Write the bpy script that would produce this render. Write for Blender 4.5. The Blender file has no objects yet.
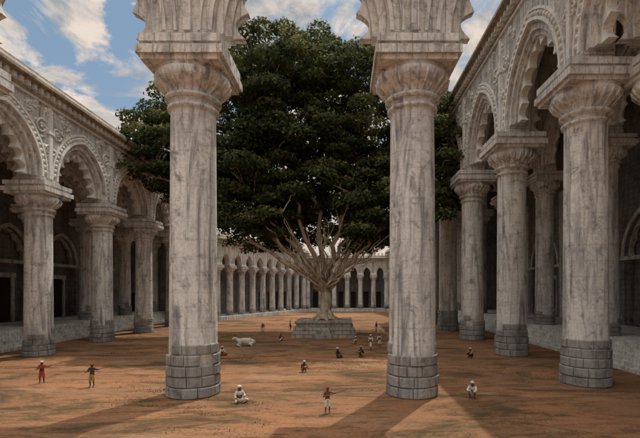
import bpy, math, random
import numpy as np
from mathutils import Vector, Matrix
random.seed(7); rng=np.random.default_rng(7)
D=bpy.data; scene=bpy.context.scene; COL=scene.collection
pi=math.pi
# ------------------------------------------------------------ node helpers
def newmat(name):
    m=D.materials.new(name); m.use_nodes=True
    nt=m.node_tree; nt.nodes.clear()
    out=nt.nodes.new('ShaderNodeOutputMaterial'); b=nt.nodes.new('ShaderNodeBsdfPrincipled')
    b.inputs['Roughness'].default_value=0.9
    b.inputs['Specular IOR Level'].default_value=0.12
    nt.links.new(b.outputs[0],out.inputs[0]); return m,nt,b,out
def N(nt,t,**k):
    n=nt.nodes.new(t)
    for a,v in k.items(): setattr(n,a,v)
    return n
def noise(nt,vec,scale,detail=5,rough=0.6,mapscale=None,dist=0):
    n=N(nt,'ShaderNodeTexNoise'); n.inputs['Scale'].default_value=scale
    n.inputs['Detail'].default_value=detail; n.inputs['Roughness'].default_value=rough; n.inputs['Distortion'].default_value=dist
    if mapscale:
        mp=N(nt,'ShaderNodeMapping'); mp.inputs['Scale'].default_value=mapscale
        nt.links.new(vec,mp.inputs['Vector']); vec=mp.outputs[0]
    nt.links.new(vec,n.inputs['Vector']); return n.outputs['Fac']
def ramp(nt,fac,stops):
    r=N(nt,'ShaderNodeValToRGB'); e=r.color_ramp.elements
    while len(e)<len(stops): e.new(0.5)
    for i,(p,c) in enumerate(stops):
        e[i].position=p; e[i].color=(c,c,c,1) if isinstance(c,(int,float)) else (*c,1)
    nt.links.new(fac,r.inputs[0]); return r.outputs[0]
def mix(nt,fac,a,b,mode='MIX'):
    m=N(nt,'ShaderNodeMix',data_type='RGBA',blend_type=mode)
    for s,v in ((0,fac),(6,a),(7,b)):
        if isinstance(v,(int,float)): m.inputs[s].default_value=v
        elif isinstance(v,tuple): m.inputs[s].default_value=(*v,1)
        else: nt.links.new(v,m.inputs[s])
    return m.outputs[2]
def bump(nt,b,h,strength,dist):
    n=N(nt,'ShaderNodeBump'); n.inputs['Strength'].default_value=strength; n.inputs['Distance'].default_value=dist
    nt.links.new(h,n.inputs['Height']); nt.links.new(n.outputs[0],b.inputs['Normal'])
def stone(name,c1,c2,stain,bw=2.0,bh=0.9,mort=0.03,mdark=0.45,stainamt=0.75,streak=0.6,var=0.88,bs=0.5):
    m,nt,b,o=newmat(name)
    tc=N(nt,'ShaderNodeTexCoord'); geo=N(nt,'ShaderNodeNewGeometry')
    P=geo.outputs['Position']
    br=N(nt,'ShaderNodeTexBrick'); br.inputs['Scale'].default_value=1
    br.inputs['Brick Width'].default_value=bw; br.inputs['Row Height'].default_value=bh
    br.inputs['Mortar Size'].default_value=mort; br.inputs['Mortar Smooth'].default_value=0.4
    br.inputs['Color1'].default_value=(1,1,1,1); br.inputs['Color2'].default_value=(var,var*.99,var*.98,1)
    br.inputs['Mortar'].default_value=(mdark,mdark*.95,mdark*.9,1)
    nz=N(nt,'ShaderNodeTexNoise'); nz.inputs['Scale'].default_value=0.6; nz.inputs['Detail'].default_value=2; nt.links.new(P,nz.inputs['Vector'])
    va=N(nt,'ShaderNodeVectorMath',operation='MULTIPLY_ADD'); va.inputs[1].default_value=(0.16,0.16,0)
    nt.links.new(nz.outputs['Color'],va.inputs[0]); nt.links.new(tc.outputs['UV'],va.inputs[2])
    nt.links.new(va.outputs[0],br.inputs['Vector'])
    big=ramp(nt,noise(nt,P,0.22,5,0.65),[(0.38,0.0),(0.66,1.0)])
    base=mix(nt,big,c1,c2)
    base=mix(nt,1.0,base,br.outputs['Color'],'MULTIPLY')
    st=ramp(nt,noise(nt,P,1.3,5,0.7,(1,1,0.09),1.0),[(0.46,0.0),(0.66,streak)])
    base=mix(nt,st,base,stain)
    n1=noise(nt,P,0.85,7,0.78,None,0.5)
    bl=ramp(nt,n1,[(0.52,0.0),(0.67,stainamt)])
    base=mix(nt,bl,base,stain)
    n2=noise(nt,P,4,4,0.8)
    fine=ramp(nt,n2,[(0.3,0.76),(0.6,1.05)])
    base=mix(nt,1.0,base,fine,'MULTIPLY')
    nt.links.new(base,b.inputs['Base Color'])
    h=mix(nt,0.5,br.outputs['Color'],n2)
    bump(nt,b,h,bs,0.10)
    return m
M_shaft=stone('weathered_white_plaster',(0.82,0.80,0.74),(0.64,0.63,0.61),(0.17,0.17,0.175),60,1.3,0.018,0.70,0.85,0.85,0.95,.35)
M_block=stone('granite_blocks',(0.42,0.40,0.37),(0.28,0.27,0.26),(0.08,0.075,0.07),30,30,0.02,0.5)
M_wall=stone('stucco_wall',(0.76,0.72,0.63),(0.56,0.54,0.50),(0.14,0.135,0.13),1.9,0.85,0.025,0.74,.8,.75,.94)
M_arch=stone('arch_stucco',(0.84,0.81,0.75),(0.66,0.64,0.60),(0.17,0.17,0.17),1.1,3.0,0.04,0.55,.75,.6,.93)
M_orn=stone('white_stucco_ornament',(0.88,0.86,0.80),(0.76,0.74,0.68),(0.28,0.26,0.25),30,30,0.01,0.8,.5,.3)
M_dark=stone('shade_toned_stone',(0.34,0.32,0.30),(0.20,0.195,0.19),(0.05,0.05,0.05),1.8,0.8,0.04,0.6)  # stone darkened for the interiors; their shade is put into the colour
M_corn=stone('cornice_stone',(0.55,0.44,0.31),(0.38,0.31,0.23),(0.12,0.10,0.08),2.4,5,0.05,0.5)
def simple(name,c,rough=0.85,var=0.35,sc=6):
    m,nt,b,o=newmat(name); geo=N(nt,'ShaderNodeNewGeometry')
    f=ramp(nt,noise(nt,geo.outputs['Position'],sc,3,0.7),[(0.3,1-var),(0.7,1.0)])
    nt.links.new(mix(nt,1.0,(*c,),f,'MULTIPLY'),b.inputs['Base Color']); b.inputs['Roughness'].default_value=rough
    return m
M_door=simple('dark_timber',(0.05,0.035,0.025))
# ------------------------------------------------------------ mesh builder
class MB:
    def __init__(s): s.v=[];s.f=[];s.m=[];s.s=[];s.uv=[]
    def face(s,idx,mat=0,smooth=False,uv=None): s.f.append(idx);s.m.append(mat);s.s.append(smooth);s.uv.append(uv)
    def box(s,x0,x1,y0,y1,z0,z1,mat=0):
        b=len(s.v)
        s.v+=[(x0,y0,z0),(x1,y0,z0),(x1,y1,z0),(x0,y1,z0),(x0,y0,z1),(x1,y0,z1),(x1,y1,z1),(x0,y1,z1)]
        for q in ((3,2,1,0),(4,5,6,7),(0,1,5,4),(1,2,6,5),(2,3,7,6),(3,0,4,7)): s.face([b+i for i in q],mat)
    def lathe(s,prof,cx=0,cy=0,n=32,mat=0,jit=0):
        b=len(s.v); k=len(prof)
        for (r,z) in prof:
            for i in range(n):
                a=2*pi*i/n; rr=r+(random.uniform(-jit,jit) if jit else 0)
                s.v.append((cx+rr*math.cos(a),cy+rr*math.sin(a),z))
        R=max(p[0] for p in prof)
        for j in range(k-1):
            for i in range(n):
                i2=(i+1)%n
                u0=2*pi*i/n*R;u1=2*pi*(i+1)/n*R
                s.face([b+j*n+i,b+j*n+i2,b+(j+1)*n+i2,b+(j+1)*n+i],mat,True,[(u0,prof[j][1]),(u1,prof[j][1]),(u1,prof[j+1][1]),(u0,prof[j+1][1])])
        s.face([b+(k-1)*n+i for i in range(n)],mat); s.face([b+i for i in reversed(range(n))],mat)
    def strip(s,outer,inner,y0,y1,mat=0,o_face=True,i_face=True):
        b=len(s.v); n=len(outer)
        for (x,z) in outer: s.v+=[(x,y0,z),(x,y1,z)]
        for (x,z) in inner: s.v+=[(x,y0,z),(x,y1,z)]
        O=lambda i,k:b+2*i+k
        I=lambda i,k:b+2*n+2*i+k
        for i in range(n-1):
            s.face([I(i,0),I(i+1,0),O(i+1,0),O(i,0)],mat)
            s.face([I(i+1,1),I(i,1),O(i,1),O(i+1,1)],mat)
            if i_face: s.face([I(i,0),I(i,1),I(i+1,1),I(i+1,0)],mat)
            if o_face: s.face([O(i,1),O(i,0),O(i+1,0),O(i+1,1)],mat)
        s.face([I(0,1),I(0,0),O(0,0),O(0,1)],mat); s.face([I(n-1,0),I(n-1,1),O(n-1,1),O(n-1,0)],mat)
    def tube(s,path,rad,n=7,mat=0):
        b=len(s.v); P=[Vector(p) for p in path]; k=len(P)
        for j,p in enumerate(P):
            d=(P[min(j+1,k-1)]-P[max(j-1,0)]).normalized()
            a=d.cross(Vector((0,0,1)))
            if a.length<0.05: a=d.cross(Vector((0,1,0)))
            a.normalize(); c=d.cross(a)
            r=rad[j] if isinstance(rad,(list,tuple)) else rad
            for i in range(n):
                t=2*pi*i/n; s.v.append(tuple(p+a*(r*math.cos(t))+c*(r*math.sin(t))))
        for j in range(k-1):
            for i in range(n):
                i2=(i+1)%n; s.face([b+j*n+i2,b+j*n+i,b+(j+1)*n+i,b+(j+1)*n+i2],mat,True)
        s.face([b+i for i in range(n)],mat); s.face([b+(k-1)*n+i for i in reversed(range(n))],mat)
    def dome(s,c,r,axis_y=-1,flat=0.6,mat=0,n=8):
        b=len(s.v); rings=[(1,0),(0.8,0.6),(0.4,0.92)]
        for (a,h) in rings:
            for i in range(n):
                t=2*pi*i/n; s.v.append((c[0]+r*a*math.cos(t),c[1]+axis_y*r*h*flat,c[2]+r*a*math.sin(t)))
        s.v.append((c[0],c[1]+axis_y*r*flat,c[2])); top=len(s.v)-1
        for j in range(2):
            for i in range(n):
                i2=(i+1)%n; s.face([b+j*n+i,b+j*n+i2,b+(j+1)*n+i2,b+(j+1)*n+i],mat,True)
        for i in range(n): s.face([b+2*n+i,b+2*n+(i+1)%n,top],mat,True)
    def mesh(s,name,mats):
        me=D.meshes.new(name); me.from_pydata(s.v,[],s.f)
        for m in mats: me.materials.append(m)
        me.polygons.foreach_set('material_index',s.m); me.polygons.foreach_set('use_smooth',s.s)
        uvl=me.uv_layers.new(name='UVMap'); data=[0.0]*(2*len(me.loops))
        for p,uv in zip(me.polygons,s.uv):
            nx,ny,nz=(abs(c) for c in p.normal)
            for k,li in enumerate(p.loop_indices):
                if uv: u=uv[k]
                else:
                    x,y,z=s.v[me.loops[li].vertex_index]
                    u=(x,y) if nz>max(nx,ny) else ((y,z) if nx>ny else (x,z))
                data[2*li]=u[0];data[2*li+1]=u[1]
        uvl.data.foreach_set('uv',data); me.update(); return me
def obj(name,me,parent=None,loc=(0,0,0),rot=0,scale=1):
    o=D.objects.new(name,me); COL.objects.link(o); o.location=loc; o.rotation_euler=(0,0,rot); o.scale=(scale,)*3
    if parent: o.parent=parent
    return o
# ------------------------------------------------------------ column
def column_mesh(H,r,base_h=4.0,seed=1,detail=True,capr=1.72):
    random.seed(seed); mb=MB()
    n=40 if detail else 16
    k=r/1.8
    prof=[(r*1.0,0.0),(r*1.0,base_h)]
    c=H-4.7*k
    m=8 if detail else 2
    for i in range(1,m+1):
        prof.append((r*(1.0-0.06*i/m),base_h+(c-base_h-.1)*i/m))
    for rr,z in ((0.95,0),(1.06,0.08),(1.08,0.28),(0.98,0.38),(0.96,0.65),(1.05,0.72),(1.17,0.85),(1.17,1.05),(1.06,1.15),(1.12,1.4),(1.28,1.7),(1.46,2.0),(1.56,2.35),(1.56,2.6),(1.48,2.75),(1.58,2.9)):
        prof.append((r*rr,c+z*k))
    mb.lathe(prof,n=n)
    a=r*capr
    z=c+2.9*k
    mb.box(-a*.92,a*.92,-a*.92,a*.92,z,z+0.35*k,1)
    mb.box(-a,a,-a,a,z+0.35*k,z+0.95*k,1)
    mb.box(-a*.88,a*.88,-a*.88,a*.88,z+0.95*k,z+1.25*k,1)
    mb.box(-a*.95,a*.95,-a*.95,a*.95,z+1.25*k,H,1)
    if detail:
        for i in range(24):
            t=2*pi*i/24; ct,sn=math.cos(t),math.sin(t)
            mb.tube([(r*q*ct,r*q*sn,c+zz*k) for q,zz in ((1.07,1.2),(1.14,1.45),(1.31,1.75),(1.50,2.08),(1.585,2.4))],[.05,.10,.13,.13,.05],5,0)
        nc=5; hh=base_h/nc
        for q in range(nc):
            nb=11; off=random.random(); R=r*(1.13-0.014*q)
            for i in range(nb):
                if q==nc-1 and random.random()<0.5: continue
                if q==nc-2 and random.random()<0.15: continue
                a0=2*pi*(i+off)/nb+0.014; a1=2*pi*(i+1+off)/nb-0.014
                Ri=R+random.uniform(-0.07,0.07); b=len(mb.v); z0=q*hh+0.015; z1=(q+1)*hh-0.03
                ns=4
                ring=[(r*.9,z0),(Ri-.07,z0),(Ri,z0+.07),(Ri,z1-.07),(Ri-.07,z1),(r*.9,z1)]
                for j in range(ns+1):
                    t=a0+(a1-a0)*j/ns
                    for (rr,zz) in ring: mb.v.append((rr*math.cos(t),rr*math.sin(t),zz))
                for j in range(ns):
                    for e in range(5):
                        mb.face([b+j*6+e,b+(j+1)*6+e,b+(j+1)*6+e+1,b+j*6+e+1],2)
                mb.face([b+e for e in range(6)],2); mb.face([b+ns*6+e for e in reversed(range(6))],2)
    else:
        mb.lathe([(r*1.12,0),(r*1.12,base_h*.8),(r*1.0,base_h*.9)],n=n,mat=2)
    return mb.mesh('column',[M_shaft,M_arch,M_block])
# ------------------------------------------------------------ arch helpers
def curve(c,w,r,z,n=12):
    R=(r*r+w*w)/(2*w); a=math.asin(min(1,r/R)); xc=w-R
    L=[(c-(xc+R*math.cos(a*i/n)),z+R*math.sin(a*i/n)) for i in range(n+1)]
    Rr=[(2*c-x,zz) for x,zz in reversed(L[:-1])]
    return L+Rr
def cusped(c,w,r,z,d,lobes,n=36):
    P=curve(c,w,r,z,n); out=[]; m=len(P)-1
    for i,(x,zz) in enumerate(P):
        x0,z0=P[max(i-1,0)];x1,z1=P[min(i+1,m)]
        tx,tz=x1-x0,z1-z0; l=math.hypot(tx,tz); nx,nz=tz/l,-tx/l
        s=abs(math.sin(pi*lobes*i/m))
        k=d*(1-s)+0.12
        if i==m//2: nx,nz=0,-1
        out.append((x+nx*k,zz+nz*k))
    return P,out
def arcade(mb,xs,zc,zs,ztop,T,pier,rise,detail=2,endcap=1.8,mats=(0,1),back=True):
    W,A=mats; OR=2 if detail>=2 else A
    for i in range(len(xs)-1):
        x0,x1=xs[i],xs[i+1]; c=(x0+x1)/2; L=(x1-x0)/2; w=L-pier
        n=14 if detail>1 else 8
        ca=curve(c,w,rise,zs,n)
        mb.strip([(x,ztop) for x,z in ca],ca,-T/2,T/2,W,o_face=False)
        if detail>=1:
            o=0.10*w
            cb=curve(c,w-o,rise-o*1.1,zs,n)
            mb.strip(ca,cb,-T/2+0.3,T/2-0.3,A,o_face=False)
        if detail>=2:
            cc=curve(c,w-1.8*o,rise-2.0*o,zs,n)
            mb.strip(cb,cc,-T/2+0.62,T/2-0.62,W,o_face=False)
            P,Q=cusped(c,w-1.8*o,rise-2.0*o,zs,0.8,9)
            mb.strip(P,Q,-T/2+0.9,T/2-0.9,OR,o_face=False)
            for (e0,e1,p) in ((0.12,0.40,0.18),(0.98,1.22,0.14)):
                if pier-e1<0.15: continue
                mb.strip(curve(c,w+e1,rise+e1*1.15,zs+.02,n),curve(c,w+e0,rise+e0*1.15,zs+.02,n),-T/2-p,-T/2+0.05,OR)
                if back: mb.strip(curve(c,w+e1,rise+e1*1.15,zs+.02,n),curve(c,w+e0,rise+e0*1.15,zs+.02,n),T/2-.05,T/2+p,OR)
        if detail>=3:
            bb=curve(c,w+0.69,rise+0.69*1.15,zs,16)
            for (x,z) in bb[1:-1]: mb.dome((x,-T/2,z),0.27,-1,0.8,OR,7)
            for sx in (-1,1):
                for (ox,oz,R) in ((0.80,0.84,0.95),(0.95,0.45,0.55),(0.50,1.10,0.5),(0.99,1.16,0.5),(0.66,1.22,0.4)):
                    px=c+sx*L*ox; pz=zs+rise*oz+0.6
                    if pz+R>ztop-.1: pz=ztop-.1-R
                    pts=[]
                    for k in range(22):
                        t=k/21; rr=R*(1-0.85*t); an=t*3.2*pi*sx+0.7
                        pts.append((px+rr*math.cos(an),-T/2-0.03,pz+rr*math.sin(an)))
                    mb.tube(pts,[0.16*(1-.4*k/21) for k in range(22)],5,OR)
                    mb.dome((px,-T/2,pz),R*0.25,-1,0.9,OR,7)
                    for q in range(7):
                        an=random.uniform(0,2*pi); rr=R*random.uniform(1.1,1.35)
                        mb.dome((px+rr*math.cos(an),-T/2,pz+rr*math.sin(an)),random.uniform(.12,.2),-1,0.8,OR,6)
    for i,x in enumerate(xs):
        l=xs[i]-pier if i>0 else xs[i]-endcap
        r=xs[i]+pier if i<len(xs)-1 else xs[i]+endcap
        mb.box(l,r,-T/2,T/2,zs,ztop,W)
        if detail>=1:
            mb.box(x-pier*1.0-.05 if i>0 else l-.05,x+pier+.05 if i<len(xs)-1 else r+.05,-T/2-.06,T/2+.06,zc,zs-.003,A)
        if detail>=2:
            mb.box(x-.28,x+.28,-T/2-.22,-T/2-.004,zs+.004,ztop-.2,OR)
            mb.box(x-.5,x+.5,-T/2-.32,-T/2-.005,zs+(ztop-zs)*.62,zs+(ztop-zs)*.68,OR)
def cornice(mb,x0,x1,z,T,k=1.0,dent=1.0,depth=None,mat=0,mat2=1):
    yb=depth if depth else T/2
    for (p,a,b,m) in ((0.25,0,0.35,mat2),(0.45,0.35,0.6,mat),(0.35,0.6,1.25,mat2),(0.95,1.25,1.5,mat),(1.45,1.5,1.85,mat),(1.2,1.85,2.3,mat2),(0.8,2.3,2.8,mat)):
        mb.box(x0,x1,-T/2-p*k,yb,z+a*k,z+b*k,m)
    x=x0+dent/2
    while x<x1:
        mb.box(x-dent*.22,x+dent*.22,-T/2-0.85*k,-T/2-.352*k,z+0.7*k,z+1.245*k,mat2)
        x+=dent
def root(name):
    e=D.objects.new(name,None); COL.objects.link(e); return e
MW=[M_wall,M_arch,M_orn,M_dark,M_door]
# ------------------------------------------------------------ a side building
def side_building(origin,rot,xs,colH,zs,rise,ztop,r,inner_off,wall_off,ck,seed,pier,far_end,fl=2.4):
    R=root('palace_arcade_building'); R.location=(*origin,0); R.rotation_euler=(0,0,rot)
    mb=MB(); arcade(mb,xs,colH,zs,ztop,2.6,pier,rise,3)
    obj('court_arcade',mb.mesh('court_arcade',MW),R)
    mb=MB(); cornice(mb,xs[0]-2,xs[-1]+2,ztop+.003,2.6,ck,1.0,None,0,1)
    obj('cornice',mb.mesh('cornice',[M_corn,M_orn]),R)
    mb=MB(); arcade(mb,xs,colH,zs,ztop-.2,2.0,pier*.9,rise,2,back=False)
    obj('inner_arcade',mb.mesh('inner_arcade',MW),R,(0,inner_off,0))
    mb=MB()
    for x in xs: 
        m2=MB(); arcade(m2,[1.35,inner_off-1.05],colH,zs,ztop-.25,1.6,0.35,rise*0.92,2,0.0)
        b=len(mb.v); mb.v+=[(x+y,xx,z) for (xx,y,z) in m2.v]
        for f,mm,sm in zip(m2.f,m2.m,m2.s): mb.face([b+i for i in reversed(f)],mm,sm)
    obj('cross_arches',mb.mesh('cross_arches',MW),R)
    mb=MB(); st=6; y0=inner_off-4.6
    for k in range(st): mb.box(xs[0]-1.5,xs[-1]+1.5,y0+k*0.45,wall_off,fl*k/st+.002*(k>0),fl*(k+1)/st)
    obj('steps',mb.mesh('steps',[M_arch]),R)
    mb=MB()
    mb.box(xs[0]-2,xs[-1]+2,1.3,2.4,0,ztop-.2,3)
    for i in range(len(xs)-1):
        c=(xs[i]+xs[i+1])/2; w=(xs[i+1]-xs[i])/2-2.2
        ca=curve(c,w,w*1.25,13,10)
        mb.strip([(x,ztop-.21) for x,z in ca],ca,-.3,1.28,0,o_face=False)
        mb.strip(curve(c,w+.5,w*1.25+.6,13.01,10),ca,-.5,-.303,2)
        P,Q=cusped(c,w,w*1.25,13,0.6,7); mb.strip(P,Q,.3,1.0,1,o_face=False)
        mb.box(c-2.3,c+2.3,1.15,1.29,fl,10,4); mb.box(c-2.9,c-2.3,0.9,1.29,fl,10.0,1); mb.box(c+2.3,c+2.9,0.9,1.29,fl,10,1); mb.box(c-3.1,c+3.1,0.8,1.29,10.003,10.8,1)
    for i,x in enumerate(xs):
        mb.box(x-2.2,x+2.2,-.3,1.28,0,ztop-.21,0); mb.box(x-.8,x+.8,-.75,-.303,fl,zs,1)
    mb.box(xs[0]-2,xs[-1]+2,-.7,-.31,12.4,12.97,1)
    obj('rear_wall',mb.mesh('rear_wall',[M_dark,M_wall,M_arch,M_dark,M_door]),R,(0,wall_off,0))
    mb=MB(); mb.box(xs[0]-1.9,xs[-1]+1.9,1.31,wall_off+2.4,ztop+.01,ztop+1.2)
    obj('roof',mb.mesh('roof',[M_dark]),R)
    mb=MB(); xe=xs[far_end]; s=-1 if far_end==0 else 1; a,b2=sorted((xe+s*2.2,xe+s*3.4)); mb.box(a,b2,-1.3,wall_off+2.5,0,ztop+1.1)
    for cy in (inner_off*.5,inner_off+(wall_off-inner_off)*.5):
        a3,b3=sorted((xe+s*2.1,xe+s*2.19)); mb.box(a3,b3,cy-1.4,cy+1.4,0,7,1)
    obj('end_wall',mb.mesh('end_wall',[M_dark,M_door]),R)
    mi=column_mesh(colH-fl,r*.8,2.6,seed+5)
    for x in xs: obj('inner_column',mi,R,(x,inner_off,fl))
    mc=[column_mesh(colH,r,4.0*r/1.8,seed+i) for i in range(3)]
    M=Matrix.Translation((*origin,0))@Matrix.Rotation(rot,4,'Z')
    for i,x in enumerate(xs):
        p=M@Vector((x,0,0)); obj('stone_column',mc[i%3],None,p,rot+random.choice((0,1,2))*pi/2)
    return R
side_building((20.6,113.7),-pi/2,[15.6*i for i in range(8)],26.2,27.2,8.2,38.6,1.74,11.5,23,1.0,11,1.75,0)
side_building((-36.8,24.0),pi/2,[13.4*i for i in range(7)],20.6,21.3,6.3,29.9,1.5,10.5,20,0.95,31,1.5,-1)
# ------------------------------------------------------------ rear gallery
def gallery(P0,P1,nb,colH,zs,rise,ztop,r):
    P0=Vector(P0);P1=Vector(P1); d=P1-P0; L=d.length
    R=root('palace_gallery_building'); R.location=(P0.x,P0.y,0); R.rotation_euler=(0,0,math.atan2(d.y,d.x))
    xs=[L*i/nb for i in range(nb+1)]
    mb=MB(); arcade(mb,xs,colH,zs,ztop,1.6,1.05,rise,1,1.0); obj('arcade',mb.mesh('arcade',[M_wall,M_orn]),R)
    mb=MB(); cornice(mb,-1,L+1,ztop+.003,1.6,0.8,0.9)
    x=0.6
    while x<L: mb.box(x-.35,x+.35,-.6,0,ztop+2.245,ztop+3.2,1); x+=1.3
    obj('cornice',mb.mesh('cornice',[M_corn,M_orn]),R)
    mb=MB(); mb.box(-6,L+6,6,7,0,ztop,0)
    for i in range(nb):
        c=(xs[i]+xs[i+1])/2; mb.box(c-.9,c+.9,5.8,5.99,1,7,1)
    mb.box(-1,L+1,-1.5,6,0,1.0,2)
    mb.box(-1,L+1,.81,7,ztop+.01,ztop+.9,0)
    obj('rear_wall_and_roof',mb.mesh('rear_wall',[M_dark,M_door,M_arch]),R)
    m=column_mesh(colH-1,r,1.6,3,False,1.5)
    for x in xs: obj('gallery_column',m,R,(x,0,1.0))
gallery((-32.0,106.5),(-14,149),9,14.2,14.7,2.5,19.3,0.9)
gallery((-12.6,150.5),(15.6,150.5),6,13.2,13.7,2.1,17.6,0.85)
gallery((17.0,149),(21.3,118),6,14.2,14.7,2.5,19.6,0.9)
# ------------------------------------------------------------ front arcade
xs=[-30.6,-11.45,5.3,25.4]
E=root('front_arcade_building'); E.location=(0,32.2,0)
mb=MB(); 
arcade(mb,xs,25.9,27.0,40,2.5,1.95,9.0,2)
obj('arches',mb.mesh('front_arches',[M_wall,M_arch,M_arch,M_dark,M_door]),E)
mb=MB(); cornice(mb,-31,27,40.003,2.5); obj('cornice',mb.mesh('cornice',[M_corn,M_orn]),E)
for i,x in enumerate(xs):
    obj('stone_column',column_mesh(25.9,1.76,3.95,71+i),None,(x,32.2,0),(0,.0,pi/2,pi)[i])
# ------------------------------------------------------------ ground
m,nt,b,o=newmat('brown_earth'); geo=N(nt,'ShaderNodeNewGeometry'); P=geo.outputs['Position']
c=mix(nt,ramp(nt,noise(nt,P,0.09,6,0.65,(0.6,1.3,1)),[(0.38,0.0),(0.62,1.0)]),(0.42,0.20,0.10),(0.28,0.155,0.085))
c=mix(nt,ramp(nt,noise(nt,P,0.15,6,0.7,(0.5,1.2,1),0.6),[(0.55,0.0),(0.70,0.7)]),c,(0.50,0.33,0.20))
c=mix(nt,ramp(nt,noise(nt,P,0.13,8,0.75,(0.55,1.6,1),1.2),[(0.49,0.0),(0.60,0.88)]),c,(0.10,0.072,0.038))
c=mix(nt,ramp(nt,noise(nt,P,0.7,6,0.8,(0.4,1.7,1),.6),[(0.50,0.0),(0.64,0.8)]),c,(0.085,0.062,0.034))
n7=noise(nt,P,5,5,0.8)
c=mix(nt,1.0,c,ramp(nt,n7,[(0.3,0.6),(0.65,1.1)]),'MULTIPLY')
nt.links.new(c,b.inputs['Base Color']); b.inputs['Roughness'].default_value=1
bump(nt,b,noise(nt,P,1.2,8,0.75),0.8,0.35); M_ground=m
mb=MB(); S=3000; mb.v=[(-S,-S,0),(S,-S,0),(S,S,0),(-S,S,0)]; mb.face([0,1,2,3]); obj('ground',mb.mesh('ground',[M_ground]))
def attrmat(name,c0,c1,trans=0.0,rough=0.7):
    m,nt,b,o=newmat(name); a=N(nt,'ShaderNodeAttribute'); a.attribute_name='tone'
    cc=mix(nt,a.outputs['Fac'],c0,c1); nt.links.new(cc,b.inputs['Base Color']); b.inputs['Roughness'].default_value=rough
    if trans:
        t=N(nt,'ShaderNodeBsdfTranslucent'); nt.links.new(cc,t.inputs[0]); mx=N(nt,'ShaderNodeMixShader'); mx.inputs[0].default_value=trans
        nt.links.new(b.outputs[0],mx.inputs[1]); nt.links.new(t.outputs[0],mx.inputs[2]); nt.links.new(mx.outputs[0],o.inputs[0])
    return m
def npmesh(name,V,k,tone,mat):
    nf=len(V)//k; me=D.meshes.new(name); me.vertices.add(len(V)); me.vertices.foreach_set('co',V.astype(np.float32).ravel())
    me.loops.add(len(V)); me.loops.foreach_set('vertex_index',np.arange(len(V),dtype=np.int32))
    me.polygons.add(nf); me.polygons.foreach_set('loop_start',np.arange(0,len(V),k,dtype=np.int32))
    me.update(calc_edges=True); at=me.attributes.new('tone','FLOAT','FACE'); at.data.foreach_set('value',tone.astype(np.float32))
    me.materials.append(mat); return me
nt_=2200; cx=rng.uniform(-40,24,nt_); cy=22+rng.power(1.3,nt_)*90
keep=(np.sin(cx*.35+np.sin(cy*.2)*2)+np.sin(cy*.31+cx*.1)+rng.normal(0,.5,nt_))>0.9; cx=cx[keep];cy=cy[keep]
nb=26; n=len(cx)*nb; bx=np.repeat(cx,nb)+rng.normal(0,.6,n); by=np.repeat(cy,nb)+rng.normal(0,.35,n)
h=rng.uniform(.05,.16,n); an=rng.uniform(0,2*pi,n); w=.03
V=np.zeros((n,3,3)); V[:,0]=np.c_[bx-w*np.cos(an),by-w*np.sin(an),0*bx-.01]; V[:,1]=np.c_[bx+w*np.cos(an),by+w*np.sin(an),0*bx-.01]
V[:,2]=np.c_[bx+rng.normal(0,.08,n),by+rng.normal(0,.08,n),h]
obj('grass',npmesh('grass',V.reshape(-1,3),3,rng.random(n),attrmat('dry_grass',(0.09,0.075,0.03),(0.20,0.13,0.06))))
# ------------------------------------------------------------ platform
TX,TY=-3.2,74.0
T=root('stone_platform'); mb=MB()
for (hw,z0,z1) in ((5.4,0,0.7),(5.0,0.703,1.6),(4.6,1.603,2.25),(4.75,2.253,2.6)):
    mb.box(TX-hw,TX+hw,TY-hw,TY+hw,z0,z1)
mb2=MB(); mb2.box(TX-1.4,TX+1.4,TY-6.6,TY-5.41,0,.7); mb2.box(TX-1.1,TX+1.1,TY-6.0,TY-5.01,.703,1.3)
obj('masonry',mb.mesh('masonry',[stone('platform_masonry',(0.50,0.46,0.39),(0.36,0.33,0.29),(0.11,0.1,0.09),1.4,0.6,0.06,0.35)]),T)
obj('steps',mb2.mesh('steps',[M_block]),T)
# ------------------------------------------------------------ tree
lobes=[(-7.6,41,13.0),(-19.9,37.4,12.0),(-26,33,10.2),(-31.0,35,6.4),(-32.0,28.5,5.4),(4.8,38.5,12),(11.5,31,8.8),(0.5,43,9.7),
 (-16.4,25.6,8.0),(-7.6,33,12.3),(3.5,26,8.4),(-22.5,24.5,5.3),(14.4,26,5.4),(-15.5,44.5,6.4),(4.5,19.5,4.6),(-14.3,20.5,4.2),(13.5,37,6),
 (-8,27,8.5),(8,20,5.5),(-19.5,21,4.5),(-1,24,6.5),(-7,48,6.0),(12,22,5),(-10,19.5,4.5),(2,18.5,4.2)]
TR=root('banyan_tree')
m,nt,b,o=newmat('pale_bark'); geo=N(nt,'ShaderNodeNewGeometry')
c=mix(nt,ramp(nt,noise(nt,geo.outputs['Position'],2.2,5,0.7,(1,1,.25)),[(0.35,0.),(0.65,1.)]),(0.28,0.21,0.14),(0.66,0.56,0.42))
nt.links.new(c,b.inputs['Base Color']); bump(nt,b,noise(nt,geo.outputs['Position'],3,5,.7,(1,1,.3)),.8,.15); M_bark=m
clumps=[]
for li,(lx,lz,lr) in enumerate(lobes):
    k=int(9+lr*lr*0.36)
    for i in range(k):
        d=rng.normal(size=3); d/=np.linalg.norm(d); q=rng.uniform(.35,1.0)**.5
        ly=TY+(0.0 if lr>8 else rng.uniform(-4,4))
        p=np.array([lx,ly,lz])+d*lr*q*np.array([1,.9,1])
        if p[2]<13.8: continue
        if p[2]<25 and abs(p[0]+4.0)<(25-p[2])*0.42+2.2 and p[1]<TY+2.5: continue
        clumps.append((p,rng.uniform(1.5,3.1),(p[2]-lz)/lr))
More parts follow.
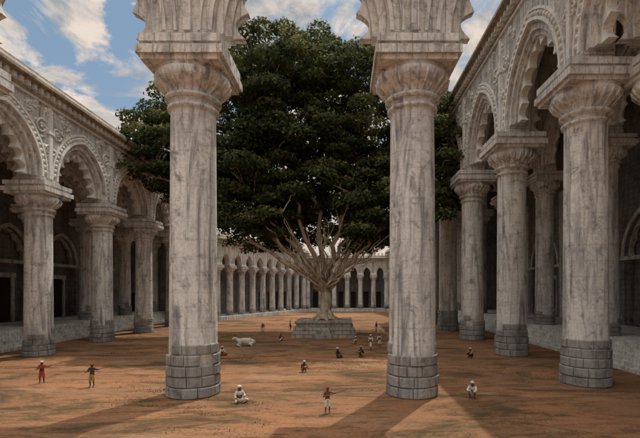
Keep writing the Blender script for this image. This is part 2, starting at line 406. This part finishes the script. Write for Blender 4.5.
# a screen of clumps on the far side of the crown, low down
for i in range(70):
    p=np.array([rng.uniform(-19,12),TY+rng.uniform(3,13),rng.uniform(15,26)]); clumps.append((p,rng.uniform(1.8,3.0),rng.uniform(-.5,.3)))
mb=MB(); t0=Vector((TX,TY,2.5))
def bez(a,b,c,n): return [a*(1-t)**2+b*2*t*(1-t)+c*t*t for t in [i/n for i in range(n+1)]]
def wob(pts,s):
    return [p+Vector((random.gauss(0,s),random.gauss(0,s),random.gauss(0,s)*.5))*(0 if i in (0,) else 1) for i,p in enumerate(pts)]
random.seed(5)
mb.tube([t0+Vector((0,0,-.3)),t0+Vector((0,0,.35)),t0+Vector((.1,0,1.2)),t0+Vector((.2,0,2.6)),t0+Vector((.15,0,4.4)),t0+Vector((0,0,6.6))],[2.2,1.75,1.35,1.05,.95,.85],14)
for i in range(8):
    a=i*pi/4+.2; mb.tube([t0+Vector((math.cos(a)*.7,math.sin(a)*.7,1.6)),t0+Vector((math.cos(a)*1.5,math.sin(a)*1.5,.45)),t0+Vector((math.cos(a)*2.9,math.sin(a)*2.9,-.05))],[.5,.42,.15],7)
limb_pts=[]
for li,(lx,lz,lr) in enumerate(lobes[:17]):
    if li in (3,7,9,11,16): continue
    st=t0+Vector((random.uniform(-.3,.3),random.uniform(-.3,.3),random.uniform(4.6,6.4)))
    end=Vector((lx,TY+random.uniform(-4,4),lz)); mid=Vector((TX+(lx-TX)*.5,(TY+end.y)/2,max(st.z+3,st.z+(lz-st.z)*.48)))
    pts=wob(bez(st,mid,end,12),.45); r0=.2+lr*.024
    mb.tube(pts,[r0*(1-i/12)**.8+.07 for i in range(13)],8); limb_pts+=[(p,r0*(1-i/12)**.8+.08) for i,p in enumerate(pts)][3:]
for i in range(15):
    a=-1.2+2.4*(i+.5)/15+random.uniform(-.1,.1); ln=random.uniform(8,15)
    st=t0+Vector((random.uniform(-.3,.3),-.3,random.uniform(4.2,6.8)))
    end=st+Vector((math.sin(a)*ln,random.uniform(-6,-1),math.cos(a)*ln*.95+1.5)); mid=st+(end-st)*.5+Vector((0,0,random.uniform(-1.5,1.0)))
    pts=wob(bez(st,mid,end,9),.35); mb.tube(pts,[.19*(1-i/9)+.04 for i in range(10)],6); limb_pts+=[(p,.15) for p in pts[3:]]
    for q in range(3):
        s0=pts[random.randint(3,7)]; e=s0+Vector((math.sin(a)*3+random.uniform(-3,3),random.uniform(-2,1),random.uniform(2,5)))
        mb.tube(wob(bez(s0,(s0+e)/2+Vector((0,0,-.4)),e,5),.15),[.10,.09,.07,.06,.05,.03],5)
for (p,r,_) in clumps[::3]:
    pv=Vector(p); best=min(limb_pts,key=lambda q:(q[0]-pv).length+(4 if q[0].z>pv.z+1 else 0))
    mid=(best[0]+pv)/2+Vector((0,0,.8)); pts=wob(bez(best[0],mid,pv,6),.2)
    mb.tube(pts,[max(.05,min(best[1]*.7,.18)*(1-i/6)+.04) for i in range(7)],5)
obj('trunk_and_limbs',mb.mesh('trunk',[M_bark]),TR)
Vs=[];Ts=[]
for (p,r,hgt) in clumps:
    n=int(132*r); d=rng.normal(size=(n,3)); d/=np.linalg.norm(d,axis=1)[:,None]
    d[:,2]=np.abs(d[:,2])*.9-.3*rng.random(n)
    q=rng.uniform(.5,1,(n,1))**.5; pos=p+d*q*np.array([r*1.2,r*1.2,r*.75])+rng.normal(0,.18,(n,3))
    nrm=d+rng.normal(0,.6,(n,3))+np.array([0,-.1,.35]); nrm/=np.linalg.norm(nrm,axis=1)[:,None]
    u=np.cross(nrm,rng.normal(size=(n,3))); u/=np.linalg.norm(u,axis=1)[:,None]; v=np.cross(nrm,u)
    a=rng.uniform(.22,.44,(n,1)); bb=a*rng.uniform(.4,.62,(n,1))
    Q=np.stack([pos-u*a,pos-v*bb,pos+u*a,pos+v*bb],1); Vs.append(Q.reshape(-1,3))
    t=np.clip(.06+(.12+.85*rng.random())*np.clip(d[:,2]+.1,0,1)**1.4*1.25+rng.normal(0,.14,n)+.06*hgt,0,1); Ts.append(t)  # upper side of each clump lighter: highlights painted into the leaf colour
V=np.concatenate(Vs);tn=np.concatenate(Ts); print('leaves',len(tn),'clumps',len(clumps))
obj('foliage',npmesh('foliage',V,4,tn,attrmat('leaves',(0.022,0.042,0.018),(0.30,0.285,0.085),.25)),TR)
# ------------------------------------------------------------ people
SK=[simple('brown_skin',(0.16,0.08,0.045),.6,.2),simple('dark_skin',(0.09,0.05,0.03),.6,.2)]
WH=simple('white_cotton',(0.72,0.68,0.6)); RD=simple('red_cotton',(0.40,0.07,0.04)); BK=simple('dark_cloth',(0.05,0.05,0.06)); OC=simple('ochre_cloth',(0.45,0.27,0.1)); BR=simple('wood_brown',(0.12,0.06,0.03)); EY=simple('eye_white',(0.7,0.7,0.65))
def skin(name,pts,edges,rad,mat,parent,rootv=0,sub=1):
    me=D.meshes.new(name); me.from_pydata(pts,edges,[]); me.materials.append(mat)
    o=obj(name,me,parent); md=o.modifiers.new('Skin','SKIN'); md.use_smooth_shade=True
    if not me.skin_vertices:
        bpy.context.view_layer.objects.active=o; bpy.ops.mesh.customdata_skin_add()
    for i,r in enumerate(rad):
        sv=me.skin_vertices[0].data[i]; sv.radius=(r,r) if isinstance(r,float) else r; sv.use_root=(i==rootv)
    s=o.modifiers.new('Sub','SUBSURF'); s.levels=sub; s.render_levels=sub+ (1 if sub<2 else 0)
    return o
def person(x,y,rot,pose,cloth,turban,sk=0,jacket=None,scale=1.0):
    R=root('person'); R.location=(x,y,0); R.rotation_euler=(0,0,rot); R.scale=(scale,)*3
    J={'pel':(0,0,.93),'sp':(0,0,1.12),'ch':(0,0,1.32),'nk':(0,0,1.46),'hd':(0,-.02,1.56),'tp':(0,-.01,1.66)}
    leg={}
    if pose in('stand','point','walk'):
        s=.0 if pose!='walk' else .2
        for k,sg in(('l',-1),('r',1)): leg[k]=[(sg*.09,0,.88),(sg*.12,-.05-sg*s*.8,.49),(sg*.13,.02-sg*s,.08),(sg*.15,-.15-sg*s,.04)]
        arms={'l':[(-.19,0,1.38),(-.27,.02,1.10),(-.27,-.10,.87)],'r':[(.19,0,1.38),(.27,.02,1.10),(.24,-.2,.98)]}
        if pose=='point': arms['r']=[(.19,0,1.38),(.42,-.1,1.28),(.62,-.22,1.36)]; arms['l']=[(-.19,0,1.38),(-.26,-.12,1.15),(-.02,-.3,1.22)]
    elif pose=='sit':
        J={k:(a,b+.05,c-.80) for k,(a,b,c) in J.items()}
        for k,sg in(('l',-1),('r',1)): leg[k]=[(sg*.1,.03,.13),(sg*.36,-.25,.13),(sg*.03,-.40-.06*sg,.07),(-sg*.12,-.38-.06*sg,.06)]
        arms={'l':[(-.19,.05,.58),(-.29,-.02,.34),(-.26,-.26,.25)],'r':[(.19,.05,.58),(.29,-.05,.36),(.12,-.3,.34)]}
    else:
        J={'pel':(0,.12,.22),'sp':(0,.12,.42),'ch':(0,.02,.60),'nk':(0,-.04,.73),'hd':(0,-.09,.83),'tp':(0,-.10,.93)}
        for k,sg in(('l',-1),('r',1)): leg[k]=[(sg*.1,.1,.2),(sg*.17,-.26,.50),(sg*.14,-.06,.08),(sg*.16,-.23,.04)]
        arms={'l':[(-.19,.0,.66),(-.25,-.2,.50),(-.14,-.42,.42)],'r':[(.19,0,.66),(.25,-.22,.50),(.12,-.46,.36)]}
    pts=[];ed=[];rd=[]
    def add(p,r,par=None):
        pts.append(p);rd.append(r)
        if par is not None: ed.append((par,len(pts)-1))
        return len(pts)-1
    a=add(J['pel'],.13); sp=add(J['sp'],(.14,.10),a); ch=add(J['ch'],(.17,.11),sp); nk=add(J['nk'],.055,ch); hd=add(J['hd'],.095,nk); add(J['tp'],.085,hd)
    for k in leg:
        p=add(leg[k][0],.10,a); p=add(leg[k][1],.065,p); p=add(leg[k][2],.042,p); add(leg[k][3],.035,p)
        q=add(arms[k][0],.062,ch); q=add(arms[k][1],.045,q); e=Vector(arms[k][1]);hN=Vector(arms[k][2]); q=add(tuple(hN),.032,q)
        d=(hN-e).normalized(); side=d.cross(Vector((0,0,1)))
        if side.length<.1: side=Vector((1,0,0))
        side.normalize(); pm=add(tuple(hN+d*.06),(.036,.02),q)
        for f,ln in((-.033,.06),(-.011,.08),(.011,.075),(.033,.055)):
            m1=hN+d*(.09)+side*f; m2=m1+d*ln*.6+Vector((0,0,-.015))
            k1=add(tuple(m1),.010,pm); add(tuple(m2),.008,k1)
        add(tuple(hN+d*.06+side*.055),.010,q)
    skin('body',pts,ed,rd,SK[sk],R)
    hv=Vector(J['hd'])+Vector((0,0,.02)); mb=MB()
    mb.tube([hv+Vector((0,-.085,.03)),hv+Vector((0,-.115,-.015)),hv+Vector((0,-.09,-.025))],[.010,.018,.01],6,0)
    for sg in(-1,1):
        mb.dome((hv.x+sg*.033,hv.y-.083,hv.z+.02),.014,-1,.7,1,7); mb.dome((hv.x+sg*.033,hv.y-.092,hv.z+.02),.006,-1,.7,2,6)
        mb.tube([hv+Vector((sg*.088,0,.03)),hv+Vector((sg*.1,.01,0)),hv+Vector((sg*.088,0,-.03))],[.01,.018,.01],6,0)
    mb.tube([hv+Vector((-.03,-.085,-.045)),hv+Vector((0,-.095,-.048)),hv+Vector((.03,-.085,-.045))],.008,5,2)
    obj('face',mb.mesh('face',[SK[sk],EY,BK]),R)
    tp=hv+Vector((0,.01,.075)); mb=MB(); pts2=[]
    for i in range(60):
        t=i/59*2*pi*4; rr=.105-.018*(i/59)*1.5+.01*math.sin(i*2.1); pts2.append((tp.x+rr*math.cos(t),tp.y+rr*1.05*math.sin(t),tp.z-.01+.07*i/59))
    mb.tube(pts2,.028,6); mb.lathe([(.10,tp.z-.01),(.09,tp.z+.06),(.05,tp.z+.1),(.01,tp.z+.115)],tp.x,tp.y,12)
    obj('turban',mb.mesh('turban',[turban]),R)
    P=[J['pel'],tuple(Vector(J['pel'])*.45+Vector(J['sp'])*.55)];E2=[(0,1)];Rr=[.155,(.15,.115)]
    for k in leg:
        hip=Vector(leg[k][0]);kn=Vector(leg[k][1]);an=Vector(leg[k][2]); b=len(P)
        P+= [tuple(hip),tuple(kn),tuple(kn.lerp(an,.25))]; E2+=[(0,b),(b,b+1),(b+1,b+2)]; Rr+=[.13,.10,.09]
    skin('dhoti',P,E2,Rr,cloth,R)
    if jacket:
        P=[J['sp'],J['ch'],tuple(Vector(J['ch']).lerp(Vector(J['nk']),.6))];E2=[(0,1),(1,2)];Rr=[(.155,.12),(.185,.125),.075]
        for k in arms:
            b=len(P); P+=[arms[k][0],arms[k][1],tuple(Vector(arms[k][1]).lerp(Vector(arms[k][2]),.6))]; E2+=[(1,b),(b,b+1),(b+1,b+2)]; Rr+=[.078,.06,.05]
        skin('jacket',P,E2,Rr,jacket,R,1)
    if pose=='point':
        mb=MB(); a=Vector(arms['l'][2]);c=Vector(arms['r'][2]); dd=(c-a).normalized()
        mb.tube([a-dd*.35,a,c+dd*.15,c+dd*.7],[.035,.028,.018,.014],6); obj('musket',mb.mesh('musket',[BR]),R)
    return R
person(-25.6,35.7,.5,'point',RD,WH,1,RD,1.08)
person(-20.5,34.3,.1,'point',OC,RD,1,BK,1.1)
person(-1.0,27.1,.2,'point',WH,RD,0,None,.98)
person(-7.3,29.7,.7,'sit',WH,WH,0,WH,1.25)
person(9.5,30.8,-.5,'squat',WH,WH,0,WH,1.25)
person(-3.8,40.5,.8,'squat',OC,WH,1,None,1.1)
person(-.6,48.7,1.2,'sit',BK,WH,1,BK,1.3)
person(2.2,49.4,-1.2,'squat',OC,OC,1,BK,1.3)
person(3.6,54.5,-.6,'walk',WH,WH,0,WH,1.2)
person(5.0,57.5,.3,'stand',WH,RD,0,WH,1.1)
person(14.8,48.7,-.9,'squat',BK,WH,1,OC,1.2)
person(-14.5,50.5,.9,'sit',RD,WH,1,WH,1.2)
person(-14.5,76,.3,'walk',WH,WH,1,RD,1.1)
person(-10.3,82,2,'stand',BK,WH,1,WH,1.1)
person(6.2,78,-1,'stand',WH,RD,1,None,1.1)
person(-9.6,64.5,2.4,'squat',WH,RD,1,None,1.2)
person(1.8,61,-2,'sit',OC,WH,0,WH,1.2)
person(9,66,1.4,'walk',RD,WH,1,None,1.1)
# resting zebu cow
C=root('zebu_cow'); C.location=(-13.6,59,0); C.rotation_euler=(0,0,.35); C.scale=(1.35,)*3
pts=[(0.55,0,.46),(.1,0,.44),(-.35,0,.50),(-.72,0,.52),(-.98,-.05,.72),(-1.12,-.08,.92),(-1.34,-.14,.82),(-1.46,-.17,.74),(-.48,0,.80),(.86,0,.46),(1.02,.05,.2),(1.0,.12,.06)]
ed=[(0,1),(1,2),(2,3),(3,4),(4,5),(5,6),(6,7),(2,8),(0,9),(9,10),(10,11)]
rd=[.32,.36,.34,.25,.16,.13,.085,.07,.10,.12,.03,.03]
for sg in(-1,1):
    b=len(pts); pts+=[(.62,sg*.24,.30),(.22,sg*.40,.22),(.62,sg*.46,.09),(.36,sg*.46,.06)]; ed+=[(0,b),(b,b+1),(b+1,b+2),(b+2,b+3)]; rd+=[.19,.12,.06,.05]
    b=len(pts); pts+=[(-.62,sg*.2,.30),(-.98,sg*.26,.16),(-.66,sg*.3,.07),(-.55,sg*.3,.05)]; ed+=[(3,b),(b,b+1),(b+1,b+2),(b+2,b+3)]; rd+=[.13,.075,.05,.045]
    b=len(pts); pts+=[(-1.08,-.08+sg*.2,.94)]; ed+=[(5,b)]; rd+=[.04]
skin('body',pts,ed,rd,simple('cream_hide',(0.7,0.64,0.54),.8,.3,3),C,1,2)
mb=MB()
for sg in(-1,1): mb.tube([(-1.12,-.08+sg*.07,1.0),(-1.12,-.08+sg*.17,1.13),(-1.06,-.08+sg*.15,1.3)],[.035,.025,.008],6)
obj('horns',mb.mesh('horns',[BR]),C)
# ------------------------------------------------------------ light, world, camera
elev=math.radians(63); trav=Vector((-.48,-.88,0)).normalized()
ld=Vector((trav.x*math.cos(elev),trav.y*math.cos(elev),-math.sin(elev)))
su=D.lights.new('sun','SUN'); su.energy=3.0; su.angle=math.radians(.6); su.color=(1,.95,.87)
so=D.objects.new('sun',su); COL.objects.link(so); so.rotation_euler=ld.to_track_quat('-Z','Y').to_euler()
w=D.worlds.new('World'); scene.world=w; w.use_nodes=True; nt=w.node_tree; nt.nodes.clear()
out=N(nt,'ShaderNodeOutputWorld'); bg=N(nt,'ShaderNodeBackground'); bg.inputs[1].default_value=.14
sky=N(nt,'ShaderNodeTexSky'); sky.sky_type='NISHITA'; sky.sun_disc=False; sky.sun_elevation=elev
sky.sun_rotation=math.atan2(-trav.x,-trav.y); sky.dust_density=1.0
tc=N(nt,'ShaderNodeTexCoord')
G=tc.outputs['Generated']
nv=noise(nt,G,4.6,8,.62,(1,1,1.7),.7)
cl=ramp(nt,nv,[(.46,0.),(.53,1.)])
cc=mix(nt,ramp(nt,noise(nt,G,7.5,7,.65,(1,1,1.8),.4),[(.38,0.),(.60,1.)]),(2.5,2.7,2.9),(6.0,5.15,4.5))
sk=mix(nt,.6,sky.outputs[0],(1.5,2.3,2.9))
sep=N(nt,'ShaderNodeSeparateXYZ'); nt.links.new(G,sep.inputs[0])
hz=ramp(nt,sep.outputs[2],[(0.05,.9),(.36,0.)])
skc=mix(nt,cl,sk,cc); skc=mix(nt,hz,skc,(5.6,4.6,3.9))
zb=ramp(nt,sep.outputs[2],[(.56,0.),(.82,1.)])
skc=mix(nt,zb,skc,(14.5,14.0,13.3))
nt.links.new(skc,bg.inputs[0]); nt.links.new(bg.outputs[0],out.inputs[0])
cam=D.cameras.new('Camera'); co=D.objects.new('Camera',cam); COL.objects.link(co); scene.camera=co
co.location=(0,0,8); co.rotation_euler=(pi/2,0,0); cam.sensor_width=36; cam.lens=420/640*36
cam.shift_x=-23/640; cam.shift_y=70/640; cam.clip_end=6000; cam.clip_start=.1
scene.view_settings.view_transform='Standard'; scene.view_settings.look='None'; scene.view_settings.exposure=0
